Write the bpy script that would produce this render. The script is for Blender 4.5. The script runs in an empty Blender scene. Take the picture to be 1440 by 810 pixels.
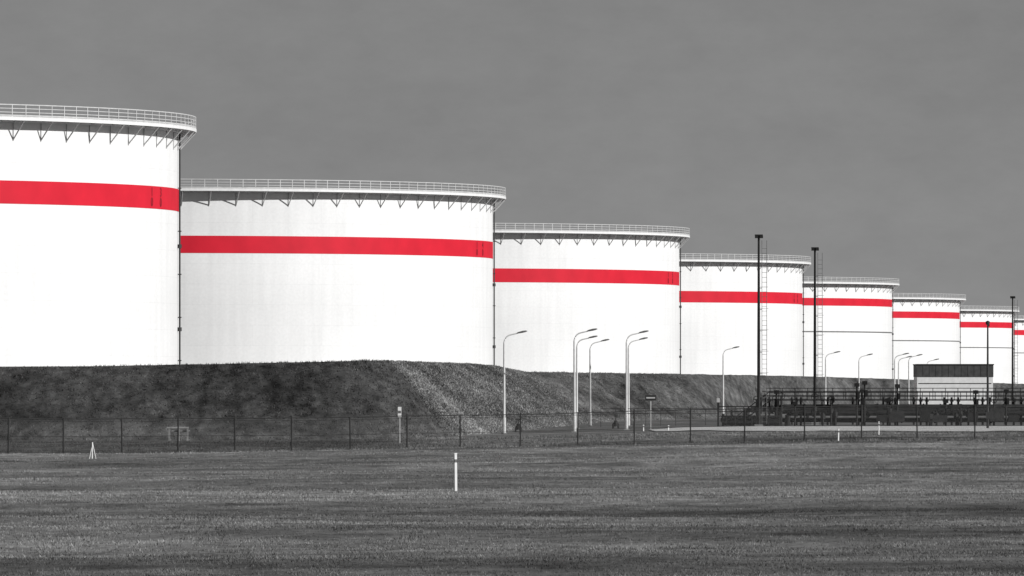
import bpy, math, random
import numpy as np
from mathutils import Vector, noise
random.seed(7); rng=np.random.default_rng(7)
F=11430.0; CH=3.5; HY=560.0
scene=bpy.context.scene
scene.view_settings.view_transform='Standard'; scene.view_settings.look='None'; scene.view_settings.exposure=0

def ss(t):
    t=np.clip(t,0,1); return t*t*(3-2*t)
def g(X,Y):
    X=np.asarray(X,dtype=float);Y=np.asarray(Y,dtype=float)
    base=.8*ss((X+25)/50)*ss((Y-300)/220)
    fade=1-ss((Y-560)/120)
    und=.07*np.sin(Y/11+X/37+1)+.05*np.sin(Y/5.3-X/19)+.035*np.sin(Y/23+X/8.5)+.02*np.sin(Y/2.9+X/4.1)+.03*np.sin(X/13+.4)
    return base+und*(.15+.85*fade)
def nz2(X,Y,fx,fy,s): 
    return np.array([noise.noise(Vector((x*fx,y*fy,s))) for x,y in zip(X,Y)])
def gshade(X,Y):
    # mowing / dark bands / vegetation variation of the field (albedo multiplier)
    s=1.22+.75*nz2(X,Y,.03,.045,1)+.55*nz2(X,Y,.12,.14,4)+.45*nz2(X,Y,.5,.3,8)
    s*=1-.42*np.exp(-((Y-252-X*.3)/10)**2)-.36*np.exp(-((Y-170+X*.4)/8)**2)-.2*np.exp(-((Y-330-X*.4)/12)**2)
    s*=.84+.16*ss((Y-170)/120)
    px=720+X*F/Y
    rough=ss((Y-500)/18)*(1-.55*ss((px-480)/200))
    s*=1-.58*rough
    s*=1+rough*.9*nz2(X,Y,.7,.12,21)
    s*=1+1.0*np.exp(-((px-620)/100)**2)*ss((Y-560)/40)*(nz2(X,Y,.2,.1,12)+.4)
    return np.clip(s,.22,2.4)
def X_(px,d): return (px-720)/F*d
def Z_(py,d): return CH+(HY-py)/F*d

# ---------------- materials
def newmat(name):
    m=bpy.data.materials.new(name); m.use_nodes=True
    nt=m.node_tree; b=nt.nodes['Principled BSDF']
    return m,nt,b
def simple(name,c,rough=.6,metal=0,var=.25,scale=2.0):
    if not hasattr(c,'__len__'): c=(c,c,c)
    m,nt,b=newmat(name)
    tc=nt.nodes.new('ShaderNodeTexCoord'); n=nt.nodes.new('ShaderNodeTexNoise')
    n.inputs['Scale'].default_value=scale; n.inputs['Detail'].default_value=6
    r=nt.nodes.new('ShaderNodeValToRGB')
    r.color_ramp.elements[0].position=.3; r.color_ramp.elements[1].position=.7
    r.color_ramp.elements[0].color=tuple(x*(1-var) for x in c)+(1,)
    r.color_ramp.elements[1].color=tuple(min(1,x*(1+var)) for x in c)+(1,)
    nt.links.new(tc.outputs['Object'],n.inputs['Vector']); nt.links.new(n.outputs['Fac'],r.inputs['Fac'])
    nt.links.new(r.outputs['Color'],b.inputs['Base Color'])
    b.inputs['Roughness'].default_value=rough; b.inputs['Metallic'].default_value=metal
    b.inputs['Specular IOR Level'].default_value=.3
    return m
M_dark=simple('dark_steel',.022,.6,var=.5)
M_black=simple('black_paint',.012,.5,var=.4)
M_galv=simple('galvanised_steel',.42,.55,var=.15)
M_rail=simple('railing_paint',.5,.5,var=.12)
M_girder=simple('girder_paint',.72,.5,var=.06)
M_white=simple('white_paint',.75,.5,var=.08)
M_pole=simple('lamp_pole_paint',.6,.5,var=.12)
M_grey=simple('mid_grey_steel',.12,.6)
M_fascia=simple('fascia_cladding',.06,.6)
M_pipe=simple('gauge_pipe_paint',.04,.6)
M_post=simple('fence_post_paint',.03,.6)
M_conc=simple('concrete',.22,.9)
M_red=simple('red_band_paint',(.56,.0165,.034),.55,var=.08,scale=.4)
M_red.node_tree.nodes['Principled BSDF'].inputs['Specular IOR Level'].default_value=.12
M_redmark=simple('dark_red_mark',(.2,.01,.02),.5)
M_glass=simple('window_glass',.03,.15)

def tank_mat():
    m,nt,b=newmat('tank_white_paint')
    tc=nt.nodes.new('ShaderNodeTexCoord')
    br=nt.nodes.new('ShaderNodeTexBrick')
    br.inputs['Color1'].default_value=(.80,.80,.80,1); br.inputs['Color2'].default_value=(.785,.785,.785,1)
    br.inputs['Mortar'].default_value=(.75,.75,.75,1)
    br.inputs['Scale'].default_value=1; br.inputs['Mortar Size'].default_value=.03
    br.inputs['Brick Width'].default_value=9; br.inputs['Row Height'].default_value=2.45
    nt.links.new(tc.outputs['UV'],br.inputs['Vector'])
    out=br.outputs['Color']
    for scl,sc,lo in [((.9,.07,1),1,.92),((.05,.12,1),1,.92),((3,3,1),1,.94)]:
        mp=nt.nodes.new('ShaderNodeMapping'); mp.inputs['Scale'].default_value=scl
        nt.links.new(tc.outputs['UV'],mp.inputs['Vector'])
        n=nt.nodes.new('ShaderNodeTexNoise'); n.inputs['Scale'].default_value=sc; n.inputs['Detail'].default_value=6
        nt.links.new(mp.outputs['Vector'],n.inputs['Vector'])
        r=nt.nodes.new('ShaderNodeMapRange'); r.inputs[1].default_value=.35; r.inputs[2].default_value=.7; r.inputs[3].default_value=1.0; r.inputs[4].default_value=lo
        nt.links.new(n.outputs['Fac'],r.inputs[0])
        mx=nt.nodes.new('ShaderNodeMix'); mx.data_type='RGBA'; mx.blend_type='MULTIPLY'; mx.inputs[0].default_value=1
        nt.links.new(out,mx.inputs[6]); nt.links.new(r.outputs[0],mx.inputs[7]); out=mx.outputs[2]
    nt.links.new(out,b.inputs['Base Color'])
    b.inputs['Roughness'].default_value=.55; b.inputs['Specular IOR Level'].default_value=.2
    return m
M_tank=tank_mat()

def ground_mat(name,lo,hi,scales,toe=False,attr=True):
    m,nt,b=newmat(name)
    tc=nt.nodes.new('ShaderNodeTexCoord')
    acc=None
    for sc,w,st in scales:
        mp=nt.nodes.new('ShaderNodeMapping'); mp.inputs['Scale'].default_value=st
        nt.links.new(tc.outputs['Object'],mp.inputs['Vector'])
        n=nt.nodes.new('ShaderNodeTexNoise'); n.inputs['Scale'].default_value=sc; n.inputs['Detail'].default_value=4; n.inputs['Roughness'].default_value=.65
        nt.links.new(mp.outputs['Vector'],n.inputs['Vector'])
        mu=nt.nodes.new('ShaderNodeMath'); mu.operation='MULTIPLY'; mu.inputs[1].default_value=w
        nt.links.new(n.outputs['Fac'],mu.inputs[0])
        if acc is None: acc=mu
        else:
            a=nt.nodes.new('ShaderNodeMath'); a.operation='ADD'
            nt.links.new(acc.outputs[0],a.inputs[0]); nt.links.new(mu.outputs[0],a.inputs[1]); acc=a
    r=nt.nodes.new('ShaderNodeValToRGB')
    r.color_ramp.elements[0].position=.38; r.color_ramp.elements[0].color=(lo,lo,lo,1)
    r.color_ramp.elements[1].position=.64; r.color_ramp.elements[1].color=(hi,hi,hi,1)
    nt.links.new(acc.outputs[0],r.inputs['Fac'])
    out=r.outputs['Color']
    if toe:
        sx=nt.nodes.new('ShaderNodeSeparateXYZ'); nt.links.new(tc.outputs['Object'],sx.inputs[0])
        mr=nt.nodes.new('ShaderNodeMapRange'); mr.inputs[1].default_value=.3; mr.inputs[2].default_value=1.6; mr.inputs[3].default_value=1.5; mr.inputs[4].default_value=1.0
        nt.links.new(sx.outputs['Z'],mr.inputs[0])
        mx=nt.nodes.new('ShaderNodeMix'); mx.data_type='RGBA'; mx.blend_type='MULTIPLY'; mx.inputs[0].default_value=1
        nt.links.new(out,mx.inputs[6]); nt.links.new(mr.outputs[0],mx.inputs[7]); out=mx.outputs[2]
    if attr:
        at=nt.nodes.new('ShaderNodeAttribute'); at.attribute_name='shade'
        mx=nt.nodes.new('ShaderNodeMix'); mx.data_type='RGBA'; mx.blend_type='MULTIPLY'; mx.inputs[0].default_value=1
        nt.links.new(out,mx.inputs[6]); nt.links.new(at.outputs['Color'],mx.inputs[7]); out=mx.outputs[2]
    nt.links.new(out,b.inputs['Base Color'])
    b.inputs['Roughness'].default_value=.95; b.inputs['Specular IOR Level'].default_value=.05
    return m
SC=[(.5,.45,(1,.6,1)),(3.5,.55,(1,1,1))]
M_ground=ground_mat('field_soil_grass',.06,.22,SC)
M_tuft=ground_mat('grass_blade',.09,.25,SC)
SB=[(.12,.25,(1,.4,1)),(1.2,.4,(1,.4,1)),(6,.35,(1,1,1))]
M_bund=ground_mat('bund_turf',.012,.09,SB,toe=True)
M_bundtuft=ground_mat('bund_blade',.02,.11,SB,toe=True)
M_sand=ground_mat('pale_gravel',.35,.65,[(.3,.5,(1,.5,1)),(2,.5,(1,1,1))],attr=False)

# ---------------- mesh builder
class MB:
    def __init__(s): s.v=[];s.f=[];s.m=[]
    def box(s,c,d,mi=0,rz=0):
        cx,cy,cz=c;dx,dy,dz=[k/2 for k in d];b=len(s.v);co,si=math.cos(rz),math.sin(rz)
        for x,y,z in [(-1,-1,-1),(1,-1,-1),(1,1,-1),(-1,1,-1),(-1,-1,1),(1,-1,1),(1,1,1),(-1,1,1)]:
            a,e=x*dx,y*dy
            s.v.append((cx+a*co-e*si,cy+a*si+e*co,cz+z*dz))
        for q in [(0,3,2,1),(4,5,6,7),(0,1,5,4),(1,2,6,5),(2,3,7,6),(3,0,4,7)]:
            s.f.append(tuple(b+i for i in q)); s.m.append(mi)
    def tube(s,pts,r,mi=0,n=8,caps=True):
        pts=[Vector(p) for p in pts]
        rs=r if hasattr(r,'__len__') else [r]*len(pts)
        b=len(s.v)
        for i,p in enumerate(pts):
            t=(pts[min(i+1,len(pts)-1)]-pts[max(i-1,0)]).normalized()
            up=Vector((0,0,1)) if abs(t.z)<.9 else Vector((0,1,0))
            a=t.cross(up).normalized(); c=a.cross(t)
            for k in range(n):
                th=2*math.pi*k/n
                s.v.append(tuple(p+(a*math.cos(th)+c*math.sin(th))*rs[i]))
        for i in range(len(pts)-1):
            for k in range(n):
                k2=(k+1)%n
                s.f.append((b+i*n+k,b+i*n+k2,b+(i+1)*n+k2,b+(i+1)*n+k)); s.m.append(mi)
        if caps:
            s.f.append(tuple(b+k for k in range(n))[::-1]); s.m.append(mi)
            e=b+(len(pts)-1)*n
            s.f.append(tuple(e+k for k in range(n))); s.m.append(mi)
    def obj(s,name,mats,parent=None,smooth=False,loc=None):
        me=bpy.data.meshes.new(name); me.from_pydata(s.v,[],s.f); 
        for m in mats: me.materials.append(m)
        me.polygons.foreach_set('material_index',s.m)
        if smooth: me.polygons.foreach_set('use_smooth',[True]*len(s.f))
        me.update()
        return link(name,me,parent,loc)
def link(name,me,parent=None,loc=None):
    o=bpy.data.objects.new(name,me); scene.collection.objects.link(o)
    if parent: o.parent=parent
    if loc: o.location=loc
    return o
def setshade(me,s):
    at=me.attributes.new('shade','FLOAT_COLOR','POINT')
    cc=np.stack([s,s,s,np.ones_like(s)],-1).astype(np.float32)
    at.data.foreach_set('color',cc.ravel())

# ---------------- ground sheet
def axis(fine0,fine1,step,far):
    a=list(np.arange(fine0,fine1+.01,step)); s=step; 
    hi=[];x=fine1
    while x<far[1]: s*=1.35; x+=s; hi.append(min(x,far[1]))
    lo=[];x=fine0;s=step
    while x>far[0]: s*=1.35; x-=s; lo.append(max(x,far[0]))
    return np.array(lo[::-1]+a+hi)
xs=axis(-70,90,1.2,(-9000,9000)); ys=axis(100,860,1.1,(-3000,12000))
GX,GY=np.meshgrid(xs,ys)
GZ=g(GX,GY)
nx,ny=len(xs),len(ys)
co=np.stack([GX,GY,GZ],-1).reshape(-1,3)
idx=np.arange(nx*ny).reshape(ny,nx)
fa=np.stack([idx[:-1,:-1],idx[:-1,1:],idx[1:,1:],idx[1:,:-1]],-1).reshape(-1,4)
def fastmesh(name,co,fa,mat,smooth=True):
    me=bpy.data.meshes.new(name); k=fa.shape[1]
    me.vertices.add(len(co)); me.vertices.foreach_set('co',co.astype(np.float32).ravel())
    me.loops.add(fa.size); me.loops.foreach_set('vertex_index',fa.astype(np.int32).ravel())
    me.polygons.add(len(fa)); me.polygons.foreach_set('loop_start',np.arange(0,fa.size,k,dtype=np.int32))
    me.polygons.foreach_set('loop_total',np.full(len(fa),k,dtype=np.int32))
    if smooth: me.polygons.foreach_set('use_smooth',np.ones(len(fa),dtype=bool))
    me.update(calc_edges=True); me.validate(); me.materials.append(mat)
    return me
me=fastmesh('ground',co,fa,M_ground)
Ysafe=np.where(co[:,1]<50,50,co[:,1])
setshade(me,gshade(co[:,0],Ysafe)); link('ground',me)

# ---------------- bund (earth embankment)
ST=[(-2500,519,700,-2500,676),(-900,519,700,-900,676),(0,517,700,0,676),(257,513,700,257,676),(400,509.5,700,420,676),(500,508,701,560,677),
(540,508,708,640,685),(600,510.5,790,700,740),(650,512,880,760,800),(693,515,985,800,870),(735,523,1060,850,960),
(960,526,1150,1000,1090),(1130,529,1350,1130,1270),(1260,533,1600,1260,1500),(1440,540,2000,1440,1850),(1700,545,2800,1700,2600)]
C=[];T=[]
for a,b_,d,tp,td in ST:
    C.append((X_(a,d),d,Z_(b_,d))); tx=X_(tp,td); T.append((tx,td,float(g(tx,td))-.25))
C=np.array(C);T=np.array(T)
P=(C+T)/2; L=np.r_[0,np.cumsum(np.linalg.norm(np.diff(P[:,:2],axis=0),axis=1))]
samp=np.unique(np.r_[np.arange(0,L[1],6),np.arange(L[1],L[10],.45),np.arange(L[10],L[12],1.5),np.arange(L[12],L[-1],6),L[-1]])
def interp(A):
    o=np.stack([np.interp(samp,L,A[:,k]) for k in range(3)],-1)
    for _ in range(10):
        o[1:-1]=.25*o[:-2]+.5*o[1:-1]+.25*o[2:]
    return o
Cs,Ts=interp(C),interp(T)
rows=[];shr=[]
NR=30
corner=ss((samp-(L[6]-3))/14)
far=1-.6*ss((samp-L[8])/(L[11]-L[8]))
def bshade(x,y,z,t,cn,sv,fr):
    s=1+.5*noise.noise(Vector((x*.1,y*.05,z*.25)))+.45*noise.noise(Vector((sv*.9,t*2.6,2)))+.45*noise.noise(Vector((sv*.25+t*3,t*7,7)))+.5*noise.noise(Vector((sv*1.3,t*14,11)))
    s*=1+2.3*cn*fr*(.8+.35*noise.noise(Vector((sv*.12,t*7,5))))  # side slope past the corner painted lighter, imitating sunlight on that face
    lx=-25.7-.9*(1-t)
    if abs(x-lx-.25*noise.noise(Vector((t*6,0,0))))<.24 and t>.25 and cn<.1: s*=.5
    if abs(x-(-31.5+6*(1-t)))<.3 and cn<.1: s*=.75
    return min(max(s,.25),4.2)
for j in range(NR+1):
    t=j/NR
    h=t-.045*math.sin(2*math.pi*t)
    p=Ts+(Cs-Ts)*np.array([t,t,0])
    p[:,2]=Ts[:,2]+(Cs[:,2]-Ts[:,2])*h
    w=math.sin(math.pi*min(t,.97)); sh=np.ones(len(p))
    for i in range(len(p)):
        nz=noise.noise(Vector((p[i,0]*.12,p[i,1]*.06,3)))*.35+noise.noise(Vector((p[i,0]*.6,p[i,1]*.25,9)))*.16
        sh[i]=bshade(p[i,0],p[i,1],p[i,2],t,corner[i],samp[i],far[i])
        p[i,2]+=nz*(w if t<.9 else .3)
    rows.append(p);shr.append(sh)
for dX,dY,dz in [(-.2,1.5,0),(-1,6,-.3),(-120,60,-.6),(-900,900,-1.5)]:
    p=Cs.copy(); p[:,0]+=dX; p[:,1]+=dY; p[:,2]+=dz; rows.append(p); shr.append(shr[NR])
co=np.concatenate(rows); n=len(samp); nrw=len(rows)
idx=np.arange(n*nrw).reshape(nrw,n)
fa=np.stack([idx[:-1,:-1],idx[:-1,1:],idx[1:,1:],idx[1:,:-1]],-1).reshape(-1,4)
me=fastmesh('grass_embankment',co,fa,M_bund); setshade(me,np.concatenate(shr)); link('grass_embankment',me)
BR=np.stack(rows[:NR+2]); BS=np.stack(shr[:NR+2])

# ---------------- tufts
def tufts(name,P,hgt,wid,nb,mat,spread=.12,shade=None,lo=.6,hi=1.35):
    N=len(P); 
    base=np.repeat(P,nb,axis=0); H=np.repeat(hgt,nb)*rng.uniform(.55,1.15,N*nb); W=np.repeat(wid,nb)
    base[:,0]+=rng.normal(0,spread,N*nb); base[:,1]+=rng.normal(0,spread,N*nb); base[:,2]-=.02
    th=rng.uniform(0,2*math.pi,N*nb); lean=rng.normal(0,.5,(N*nb,2))*H[:,None]
    dx=np.cos(th)*W/2; dy=np.sin(th)*W/2
    a=base.copy(); a[:,0]-=dx;a[:,1]-=dy
    b=base.copy(); b[:,0]+=dx;b[:,1]+=dy
    c=base.copy(); c[:,0]+=lean[:,0]; c[:,1]+=lean[:,1]; c[:,2]+=H
    co=np.stack([a,b,c],1).reshape(-1,3); fa=np.arange(len(co)).reshape(-1,3)
    me=fastmesh(name,co,fa,mat,False)
    s=np.repeat(shade if shade is not None else np.ones(N),nb)*rng.uniform(lo,hi,N*nb)
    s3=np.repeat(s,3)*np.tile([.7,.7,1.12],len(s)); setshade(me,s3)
    link(name,me)
N=100000
u=rng.uniform(0,1,N); Y=142*(650/142)**(u**.85); X=rng.uniform(-1,1,N)*(.066*Y+4)
gs=gshade(X,Y)
pn2=nz2(X,Y,.6,.3,5)
hg=(.055+.05*np.clip(pn2+.2,0,1))*(.7+.3*gs)+.16*ss((Y-500)/10)*np.clip(pn2+.4,0,1)
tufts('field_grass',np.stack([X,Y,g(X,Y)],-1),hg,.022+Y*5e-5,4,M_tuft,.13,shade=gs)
N=55000
jj=rng.uniform(0,NR+.9,N); i0=np.searchsorted(samp,L[1]+0); vis=np.searchsorted(samp,L[11])
ii=rng.uniform(i0,vis-2,N)
j0=jj.astype(int);ji=(jj-j0)[:,None];k0=ii.astype(int);ki=(ii-k0)[:,None]
PB=(BR[j0,k0]*(1-ji)+BR[j0+1,k0]*ji)*(1-ki)+(BR[j0,k0+1]*(1-ji)+BR[j0+1,k0+1]*ji)*ki
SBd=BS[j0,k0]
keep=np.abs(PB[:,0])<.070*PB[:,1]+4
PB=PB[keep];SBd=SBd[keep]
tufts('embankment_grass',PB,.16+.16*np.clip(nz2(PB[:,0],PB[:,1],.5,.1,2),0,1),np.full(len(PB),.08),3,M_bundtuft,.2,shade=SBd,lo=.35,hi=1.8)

# ---------------- gravel strip
def strip(name,x0,x1,y0f,y1f,mat,off=.05):
    xx=np.arange(x0,x1,1.5); v=[];f=[]
    for i,x in enumerate(xx):
        a,b=y0f(x),y1f(x)
        for k in range(13):
            y=a+(b-a)*k/12; v.append((x,y,float(g(x,y))+off))
    for i in range(len(xx)-1):
        for k in range(12): f.append((i*13+k,(i+1)*13+k,(i+1)*13+k+1,i*13+k+1))
    link(name,fastmesh(name,np.array(v),np.array(f),mat))
strip('gravel_road',12,150,lambda x:660+9*math.sin(x*.13)+7*math.sin(x*.5)+5*math.sin(x*1.3)+12*math.exp(-(x-12)*.2),lambda x:770+6*math.sin(x*.13+1)+3*math.sin(x*.9)-55*math.exp(-(x-12)*.2),M_sand,.07)

# ---------------- tanks
R=42.0; ZP=28.57; OV=1.65
SEG=240
def ring_mesh(name,Rr,z0,z1,mats,nz=1):
    v=[];f=[];uv=[]
    for j in range(nz+1):
        z=z0+(z1-z0)*j/nz
        for k in range(SEG+1):
            a=2*math.pi*k/SEG; v.append((Rr*math.cos(a),Rr*math.sin(a),z)); uv.append((a*Rr,z))
    for j in range(nz):
        for k in range(SEG):
            a=j*(SEG+1)+k; f.append((a,a+1,a+SEG+2,a+SEG+1))
    me=bpy.data.meshes.new(name); me.from_pydata(v,[],f)
    ul=me.uv_layers.new(name='UVMap')
    for l in me.loops: ul.data[l.index].uv=uv[l.vertex_index]
    for m in mats: me.materials.append(m)
    me.polygons.foreach_set('use_smooth',[True]*len(f)); me.update()
    return me
me_wall=ring_mesh('tank_shell',R,3,ZP-.15,[M_tank])
me_bandA=ring_mesh('red_band',R+.03,20.85,22.92,[M_red])
me_bandB=ring_mesh('red_band',R+.03,23.5,25.15,[M_red])
me_seam=ring_mesh('seam_line',R+.04,17.75,18.0,[M_grey])
def prof_ring(mb,prof,mi=0,seg=SEG):
    b=len(mb.v); n=len(prof)
    for k in range(seg):
        a=2*math.pi*k/seg
        for r,z in prof: mb.v.append((r*math.cos(a),r*math.sin(a),z))
    for k in range(seg):
        k2=(k+1)%seg
        for i in range(n):
            i2=(i+1)%n
            mb.f.append((b+k*n+i,b+k2*n+i,b+k2*n+i2,b+k*n+i2)); mb.m.append(mi)
def sq(r,z,w,h): return [(r-w/2,z-h/2),(r+w/2,z-h/2),(r+w/2,z+h/2),(r-w/2,z+h/2)]
mb=MB()
prof_ring(mb,[(R-.02,ZP-.06),(R+OV,ZP-.06),(R+OV,ZP),(R-.02,ZP)])
prof_ring(mb,sq(R+OV-.03,ZP-.2,.06,.26))
prof_ring(mb,sq(R+.12,ZP-.35,.2,.25))
me_gird=mb
mr=MB()
for z,w in [(ZP+1.06,.085),(ZP+.72,.06),(ZP+.38,.06),(ZP+.1,.12)]:
    prof_ring(mr,sq(R+OV-.06,z,.05,w))
NP=176
for k in range(NP):
    a=2*math.pi*k/NP; r=R+OV-.06
    mr.box((r*math.cos(a),r*math.sin(a),ZP+.53),(.06,.09,1.06),0,a)
mk=MB()
NB=80
for k in range(NB):
    a=2*math.pi*(k+.5)/NB; c,s=math.cos(a),math.sin(a)
    mk.tube([((R+.02)*c,(R+.02)*s,ZP-2.0),((R+OV-.12)*c,(R+OV-.12)*s,ZP-.35)],.065,0,5)
    mk.tube([((R)*c,(R)*s,ZP-.3),((R+OV-.06)*c,(R+OV-.06)*s,ZP-.3)],.07,0,5)
    mk.tube([((R+.05)*c,(R+.05)*s,ZP-2.1),((R+.05)*c,(R+.05)*s,ZP-.3)],.04,0,5)
mf=MB()
for k in range(96):
    a=2*math.pi*k/96; mf.v.append(((R-.3)*math.cos(a),(R-.3)*math.sin(a),ZP-3.0))
mf.f.append(tuple(range(96))); mf.m.append(0)
def wallpipe(a,r,off,mb,mi=0):
    c,s=math.cos(a),math.sin(a); q=R+off
    mb.tube([(q*c,q*s,4),(q*c,q*s,ZP-.4)],r,mi,8)
    for z in np.arange(7,ZP-1,4.0):
        mb.box((q*c,q*s,z),(off*1.6,.2,.1),mi,a)
    for z in (17.6,9.9): mb.tube([(q*c,q*s,z-.18),(q*c,q*s,z+.18)],.19,mi,8)
tank_data=[(251,395,'A'),(693,295,'A'),(955,238,'A'),(1128,198,'A'),(1254,167,'B'),(1349,145,'B'),(1425,128,'B'),(1489,114.5,'B'),(1543,103,'B')]
for i,(ex,h,ty) in enumerate(tank_data):
    D=756*395/h
    cx=X_(ex,D)-R
    e=bpy.data.objects.new('storage_tank',None); scene.collection.objects.link(e); e.location=(cx,D,0)
    link('shell',me_wall,e)
    link('red_band',me_bandA if ty=='A' else me_bandB,e)
    if ty=='B': link('seam_line',me_seam,e)
    if i==0:
        o1=me_gird.obj('wind_girder_walkway',[M_girder],e); o2=mr.obj('railing',[M_rail],e)
        o3=mk.obj('brackets',[M_galv],e); o4=mf.obj('floating_roof',[M_galv],e)
        vp=MB(); wallpipe(math.radians(-2),.085,.2,vp)
        o5=vp.obj('gauge_pipe',[M_pipe],e)
        shared=[o1.data,o2.data,o3.data,o4.data,o5.data]
    else:
        for nm,d_ in zip(['wind_girder_walkway','railing','brackets','floating_roof','gauge_pipe'],shared): link(nm,d_,e)
    if ty=='A':
        for n_,(t,ang) in enumerate([('1',-17.5),('%d'%(3+i),-14.0)]):
            cu=bpy.data.curves.new('tank_number','FONT'); cu.body=t+'\n'+'0'; cu.size=1.15; cu.space_line=.8; cu.align_x='CENTER'; cu.materials.append(M_redmark)
            o=bpy.data.objects.new('tank_number',cu); scene.collection.objects.link(o); o.parent=e
            a=math.radians(ang); rr=R+.06
            o.location=(rr*math.cos(a),rr*math.sin(a),22.0); o.rotation_euler=(math.radians(90),0,a+math.pi/2)

# ---------------- street lamps
def lamp_mesh():
    m=MB()
    m.tube([(0,0,-.3),(0,0,1.35)],.15,0,12)
    m.tube([(0,0,1.35),(0,0,1.5)],[.15,.11],0,12)
    m.tube([(0,0,1.5),(0,0,7.9)],[.11,.08],0,10)
    pts=[(0,0,7.9)]
    for k in range(1,8):
        t=k/7*math.radians(78); pts.append((.75*(1-math.cos(t)),0,7.9+.75*math.sin(t)))
    x,_,z=pts[-1]; pts.append((x+.55,0,z+.12))
    m.tube(pts,[.08]+[.06]*7+[.05],0,8)
    x+=.5;z+=.12
    prof=[(0,.06,.05),(.15,.13,.1),(.5,.16,.13),(.8,.12,.1),(.92,.04,.03)]
    b=len(m.v);n=10
    for dx,w,h in prof:
        for k in range(n):
            th=2*math.pi*k/n; zz=math.sin(th)*h; 
            if zz<0: zz*=.5
            m.v.append((x+dx,math.cos(th)*w,z+dx*.2+zz))
    for i in range(4):
        for k in range(n):
            k2=(k+1)%n; m.f.append((b+i*n+k,b+i*n+k2,b+(i+1)*n+k2,b+(i+1)*n+k)); m.m.append(1)
    m.f.append(tuple(b+k for k in range(n))[::-1]); m.m.append(1)
    m.f.append(tuple(b+4*n+k for k in range(n))); m.m.append(1)
    m.box((0,0,-.05),(.5,.5,.3),2)
    return m
o=None
for px,ty in [(709,463),(808,462.5),(811,472.5),(830,478),(881,466.5),(884,476.5),(1017,490.5),(1161,497),(1208,500),(1258,499),(1263,503),(1278,501),(1303,507)]:
    d=(9.75-.6-CH+.35)*F/(HY-ty)
    x=X_(px,d); z=float(g(x,d)); 
    if o is None: o=lamp_mesh().obj('street_lamp',[M_pole,M_grey,M_conc],loc=(x,d,z)); lm=o.data
    else: link('street_lamp',lm,loc=(x,d,z)).rotation_euler=(0,rng.normal(0,.004),rng.normal(0,.12))

# ---------------- flood light masts with ladder
def mast(px,d,ty,ladder=True,name='floodlight_mast'):
    x=X_(px,d); z0=float(g(x,d)); H=Z_(ty,d)-z0
    m=MB(); m.tube([(0,0,-.3),(0,0,H*.5),(0,0,H-.2)],[.17,.14,.1],0,10)
    m.box((0,0,H-.1),(.75,.5,.1),0); m.box((-.22,-.25,H-.28),(.3,.3,.24),0); m.box((.24,-.25,H-.28),(.3,.3,.24),0); m.box((0,.2,H-.22),(.3,.3,.25),0)
    m.box((0,0,.05),(.8,.8,.4),2)
    if ladder:
        for lx in (.3,.75): m.tube([(lx,.1,.3),(lx,.1,H-.6)],.025,1,6)
        for k in range(int((H-1)/.45)):
            m.tube([(.3,.1,.5+k*.45),(.75,.1,.5+k*.45)],.018,1,5)
        for k in range(5,int(H-1),2):
            m.tube([(0,0,k),(.3,.1,k)],.03,1,5)
            pts=[(.53+.38*math.cos(t),-.05-.5*math.sin(t),k+.1) for t in np.linspace(.0,math.pi,7)]
            m.tube(pts,.015,1,4)
    m.obj(name,[M_black,M_grey,M_conc],loc=(x,d,z0))
mast(1067,760,329); mast(1146,824,347); mast(1424,1219,416)
def campole(px,d,ty):
    x=X_(px,d); z0=float(g(x,d)); H=Z_(ty,d)-z0
    m=MB(); m.tube([(0,0,-.3),(0,0,H-.3)],[.12,.07],0,8)
    m.tube([(0,0,H-.35),(0,0,H-.1),(0,0,H)],[.16,.2,.06],0,10); m.box((.05,-.18,H-.42),(.2,.5,.18),0)
    m.box((0,-.2,1.2),(.35,.25,.6),0)
    m.obj('security_camera_pole',[M_dark],loc=(x,d,z0))
campole(1389,718,451)

# ---------------- fence
m,nt,b=newmat('chain_link'); 
tc=nt.nodes.new('ShaderNodeTexCoord'); 
outs=[]
for ang in (45,-45):
    mp=nt.nodes.new('ShaderNodeMapping'); mp.inputs['Rotation'].default_value=(0,math.radians(ang),0); nt.links.new(tc.outputs['Object'],mp.inputs['Vector'])
    w=nt.nodes.new('ShaderNodeTexWave'); w.inputs['Scale'].default_value=6; nt.links.new(mp.outputs['Vector'],w.inputs['Vector'])
    gt=nt.nodes.new('ShaderNodeMath'); gt.operation='GREATER_THAN'; gt.inputs[1].default_value=.985; nt.links.new(w.outputs['Fac'],gt.inputs[0]); outs.append(gt)
mxm=nt.nodes.new('ShaderNodeMath'); mxm.operation='MAXIMUM'; nt.links.new(outs[0].outputs[0],mxm.inputs[0]); nt.links.new(outs[1].outputs[0],mxm.inputs[1])
nt.links.new(mxm.outputs[0],b.inputs['Alpha']); b.inputs['Base Color'].default_value=(.04,.04,.04,1)
M_link=m
fx=[-75+k*80.0 for k in range(-5,26)]
def fpos(px):
    t=(px)/1400; d=503+37*t; return X_(px,d),d
fm=MB(); tops=[]
FH=2.2
for px in fx:
    x,d=fpos(px+5+rng.uniform(-3,3)); z=float(g(x,d)); 
    fm.tube([(x,d,z-.2),(x+rng.uniform(-.04,.04),d,z+FH+rng.uniform(.03,.12))],.045,0,6); tops.append((x,d,z))
for hh,r in [(FH,.025),(FH-.15,.01),(FH*.5,.012),(.1,.012)]:
    for a,c in zip(tops[:-1],tops[1:]): fm.tube([(a[0],a[1],a[2]+hh),((a[0]+c[0])/2,(a[1]+c[1])/2,(a[2]+c[2])/2+hh-.03),(c[0],c[1],c[2]+hh)],r,0,4)
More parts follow.
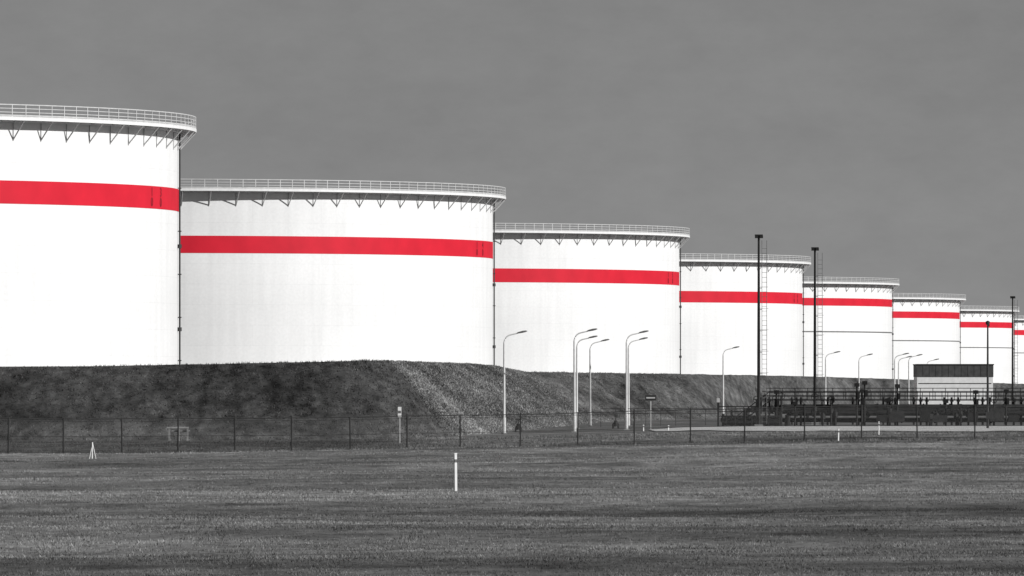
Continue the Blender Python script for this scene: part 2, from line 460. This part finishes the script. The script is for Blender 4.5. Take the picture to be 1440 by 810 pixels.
for a,c in zip(tops[:-1],tops[1:]):
    bb=len(fm.v); fm.v+= [(a[0],a[1]+.05,a[2]+.02),(c[0],c[1]+.05,c[2]+.02),(c[0],c[1]+.05,c[2]+FH-.02),(a[0],a[1]+.05,a[2]+FH-.02)]
    fm.f.append((bb,bb+1,bb+2,bb+3)); fm.m.append(1)
fm.obj('chain_link_fence',[M_post,M_link])

# ---------------- pipe rack
def rack():
    m=MB()
    x0,x1=X_(1082,800),X_(1600,800)
    for row,(y,ztop) in enumerate([(800,4.1),(812,4.5),(826,4.2)]):
        xx=x0
        while xx<x1:
            m.box((xx,y,.8+1.3),(.16,.16,3.0),0); m.box((xx,y,3.25),(.2,3,.2),0); m.box((xx,y+.8,2.1),(.16,.16,3.0),0)
            xx+=3.1
        xx=x0+row*.4
        while xx<x1:
            m.tube([(xx,y-1.2,3.3),(xx,y-1.2,ztop)],.035,0,5); xx+=1.25
        for z in (ztop,ztop-.42,3.4): m.tube([(x0,y-1.2,z),(x1,y-1.2,z)],.035,0,5)
        m.box(((x0+x1)/2,y-.3,3.3),(x1-x0,1.8,.08),0)
    for k,(y,z,r) in enumerate([(799,2.7,.2),(799.2,2.05,.28),(800.6,1.35,.22),(803,2.4,.3),(806,1.6,.35),(810,2.6,.25),(814,1.9,.3),(824,1.5,.3)]):
        a=x0-rng.uniform(-3,2); m.tube([(a,y,z),(x1,y,z)],r,2 if k==4 else (0 if k%3 else 1),12)
        xx=a+2
        while xx<x1: m.tube([(xx,y,z),(xx+.15,y,z)],r*1.35,0,12); xx+=rng.uniform(2.5,6)
        m.tube([(a+.01,y,z),(a-.4,y,z-.3),(a-.5,y,.3)],r,0,10)
    for k in range(22):
        x=x0+rng.uniform(-3,x1-x0); y=796+rng.uniform(0,3); h=rng.uniform(1.2,2.9); z=.8
        m.tube([(x,y,z-.3),(x,y,z+h)],.1,0,8); m.tube([(x,y,z+h*.5),(x,y,z+h*.5+.5)],.25,0,8)
        pts=[(x+.33*math.cos(t),y-.1,z+h+.33*math.sin(t)) for t in np.linspace(0,2*math.pi,13)]
        m.tube(pts,.035,0,5,False); m.tube([(x-.33,y-.1,z+h),(x+.33,y-.1,z+h)],.03,0,4)
    for px,h in [(1092,4.3),(1118,3.2),(1205,5.0),(1212,4.4),(1216,5.2),(1248,3.5),(1262,4.9),(1330,3.4),(1372,4.3),(1415,4.4)]:
        x=X_(px,797); m.tube([(x,797,.4),(x,797,h)],.09,0,8); m.box((x,797,h-.2),(.5,.4,.35),0); m.box((x+.15,797,h-1.2),(.25,.5,.6),0)
    for k,px in enumerate([1240,1262,1301,1322,1368,1402,1425]):
        x=X_(px,796); m.box((x,796,1.5+.2*(k%3)),(1.0+.4*(k%2),.8,.7+.3*(k%3)),k%2)
    for k in range(12):
        m.box((x0-3.2+k*.28,798.8,.9+k*.2),(.3,.8,.04),0)
    for q in (798.4,799.2):
        m.tube([(x0-3.3,q,.8),(x0,q,3.25)],.05,0,5); m.tube([(x0-3.3,q,1.7),(x0,q,4.15)],.035,0,5)
    return m
rack().obj('pipe_rack',[M_black,M_dark,M_grey])
m=MB(); xa,xb=X_(1010,790),X_(1082,790)
for xx in np.arange(xa,xb+.1,.82):
    m.tube([(xx,790,.4),(xx,790,2.7)],.04,0,5)
for z in (2.7,2.2,1.75): m.tube([(xa,790,z),(xb,790,z)],.045,0,5)
for y,z,r in [(791,1.1,.25),(792,1.65,.18),(794,1.4,.3)]: m.tube([(xa+.4,y,z),(xb+1,y,z)],r,0,10)
m.tube([(xa,790,.4),(xa,790,3.3)],.09,0,6); m.box((xa,790,3.3),(.3,.2,.4),1)
for k in range(6):
    x=xa+.5+k*.85; m.tube([(x,791,.5),(x,791,2.0+.4*math.sin(k*2))],.13,0,8); m.box((x,791,1.4),(.5,.4,.4),0)
m.obj('pipe_manifold',[M_black,M_galv])
m=MB(); 
y=815; xa,xb=X_(845,y),X_(1010,y)
for xx in np.arange(xa,xb,1.5): m.tube([(xx,y,.3),(xx,y,2.45)],.03,0,5)
for z in (2.45,1.95): m.tube([(xa,y,z),(xb,y,z)],.03,0,5)
m.obj('pedestrian_handrail',[M_dark])
def valve(px,d,h=1.4):
    m=MB(); x=X_(px,d); z=float(g(x,d))
    m.tube([(-.25,0,-.3),(-.25,0,.4),(-.18,0,.5),(.18,0,.5),(.25,0,.4),(.25,0,-.3)],.1,0,10)
    m.tube([(0,0,.6),(0,0,h)],.05,0,8); m.tube([(0,0,.2),(0,0,.75)],.18,0,10)
    m.tube([(.2*math.cos(t),.2*math.sin(t)-.02,h+.05*math.sin(t)) for t in np.linspace(0,2*math.pi,13)],.035,0,5,False)
    m.tube([(-.2,0,h),(.2,0,h)],.03,0,4)
    m.obj('pipe_valve',[M_dark],loc=(x,d,z))
for px,d,h in [(729,740,1.15),(866,770,1.2)]: valve(px,d,h)

# ---------------- building
def building():
    d=1000; x0,x1=X_(1289,d),X_(1397,d); zt=Z_(513,d); zm=Z_(530,d); e=bpy.data.objects.new('control_building',None); scene.collection.objects.link(e)
    cx=(x0+x1)/2; w=x1-x0; e.location=(cx,d+4,.0)
    a=MB(); a.box((0,0,zm/2+.3),(w-.1,8.1,zm-.6),0); a.obj('walls',[M_white],e)
    a=MB(); a.box((0,0,(zm+zt)/2),(w,8.2,zt-zm),0); a.box((0,0,zt+.04),(w+.15,8.35,.12),1)
    for k in range(1,12): a.box((-w/2+w*k/12,-4.11,(zm+zt)/2),(.03,.03,zt-zm-.1),0)
    a.obj('roof_fascia',[M_fascia,M_black],e)
    a=MB(); a.box((0,-4.07,zm-.8),(w-.5,.05,.08),0)
    for k in range(5): a.box((-w/2+1.3+k*1.7,-4.07,1.9),(1.0,.06,1.2),0)
    a.obj('windows',[M_glass],e)
    a=MB(); a.box((w/2-1.2,-4.07,1.7),(.5,.05,2.1),0); a.obj('door',[M_grey],e)
building()

# ---------------- posts, signs, small items
def post(px,d,h,name='marker_post',r=.045,mat=None):
    x=X_(px,d); z=float(g(x,d)); m=MB()
    m.box((0,0,h/2-.1),(r*2,r*2,h+.2),0); 
    m.box((0,0,h+.02),(r*2.4,r*2.4,.05),0); m.box((0,0,h*.82),(r*2.1,r*2.1,.12),1)
    o=m.obj(name,[mat or M_white,M_grey],loc=(x,d,z)); o.rotation_euler=(0,rng.normal(0,.015),.3)
post(641,303,1.38)
post(1179,520,.72,r=.035);post(1236,560,1.0,r=.035);post(905,700,.5);post(940,690,.45)
m=MB(); x=X_(130,480); z=float(g(x,480))
m.tube([(-.2,0,-.1),(.02,0,.95)],.022,0,6); m.tube([(.22,.1,-.1),(0,0,.95)],.022,0,6); m.tube([(0,-.3,-.1),(0,0,.98)],.03,0,6)
m.obj('survey_tripod',[M_white],loc=(x,480,z))
def sign(px,d,h,w,hh,m1):
    x=X_(px,d); z=float(g(x,d)); m=MB()
    m.tube([(0,0,-.2),(0,0,h)],.045,0,8)
    m.box((0,-.07,h-hh/2),(w,.03,hh),1); m.box((0,-.09,h-hh/2),(w*.8,.012,hh*.25),2)
    m.obj('warning_sign',[M_galv,m1,M_grey if m1 is M_white else M_galv],loc=(x,d,z))
sign(562,600,2.7,.26,.75,M_white)
sign(915,740,3.1,1.0,.5,M_dark)
m=MB(); d=668; x=X_(250,d); z=float(g(x,d))
m.tube([(-.9,0,1.05),(.9,0,1.05)],.1,0,8); m.tube([(-.5,.1,.8),(1.0,.1,.8)],.07,0,8)
for q in (-.7,.1,.8): m.box((q,0,.4),(.14,.3,1.2),0)
m.obj('pipe_support',[M_conc],loc=(x,d,z))

# ---------------- light, world, camera
el=math.radians(25); az=math.radians(118)
sd=Vector((math.sin(az)*math.cos(el),math.cos(az)*math.cos(el),math.sin(el)))
sl=bpy.data.lights.new('sun','SUN'); sl.energy=4.6; sl.angle=math.radians(.5); sl.color=(1,.995,.985)
so=bpy.data.objects.new('sun',sl); scene.collection.objects.link(so); so.rotation_euler=sd.to_track_quat('Z','Y').to_euler(); so.location=(0,0,50)
w=bpy.data.worlds.new('World'); scene.world=w; w.use_nodes=True; nt=w.node_tree; bg=nt.nodes['Background']
sk=nt.nodes.new('ShaderNodeTexSky'); sk.sky_type='NISHITA'; sk.sun_disc=False; sk.sun_elevation=el; sk.sun_rotation=az
bw=nt.nodes.new('ShaderNodeRGBToBW'); nt.links.new(sk.outputs[0],bw.inputs[0])
tc=nt.nodes.new('ShaderNodeTexCoord')
def cloud(scl,det,amp):
    mp=nt.nodes.new('ShaderNodeMapping'); mp.inputs['Scale'].default_value=scl; nt.links.new(tc.outputs['Generated'],mp.inputs['Vector'])
    n=nt.nodes.new('ShaderNodeTexNoise'); n.inputs['Scale'].default_value=1.6; n.inputs['Detail'].default_value=det; n.inputs['Roughness'].default_value=.65; nt.links.new(mp.outputs[0],n.inputs['Vector'])
    r=nt.nodes.new('ShaderNodeMapRange'); r.inputs[1].default_value=.25; r.inputs[2].default_value=.75; r.inputs[3].default_value=-amp; r.inputs[4].default_value=amp; nt.links.new(n.outputs['Fac'],r.inputs[0]); return r
c1=cloud((9,9,30),8,.26); c2=cloud((90,90,160),8,.12)
sx=nt.nodes.new('ShaderNodeSeparateXYZ'); nt.links.new(tc.outputs['Generated'],sx.inputs[0])
gr=nt.nodes.new('ShaderNodeMapRange'); gr.inputs[1].default_value=0; gr.inputs[2].default_value=.05; gr.inputs[3].default_value=2.6; gr.inputs[4].default_value=2.0; nt.links.new(sx.outputs['Z'],gr.inputs[0])
ad=nt.nodes.new('ShaderNodeMath'); nt.links.new(c1.outputs[0],ad.inputs[0]); nt.links.new(gr.outputs[0],ad.inputs[1])
ad2=nt.nodes.new('ShaderNodeMath'); nt.links.new(ad.outputs[0],ad2.inputs[0]); nt.links.new(c2.outputs[0],ad2.inputs[1])
mx=nt.nodes.new('ShaderNodeMix'); mx.data_type='FLOAT'; mx.inputs[0].default_value=.92
nt.links.new(bw.outputs[0],mx.inputs[2]); nt.links.new(ad2.outputs[0],mx.inputs[3])
nt.links.new(mx.outputs[0],bg.inputs['Color']); bg.inputs['Strength'].default_value=.1
cam=bpy.data.cameras.new('camera'); co_=bpy.data.objects.new('camera',cam); scene.collection.objects.link(co_); scene.camera=co_
cam.sensor_width=36; cam.lens=F/1440*36; cam.clip_end=20000; cam.clip_start=1
co_.location=(0,0,CH); co_.rotation_euler=(math.radians(90),0,0); cam.shift_y=155/1440
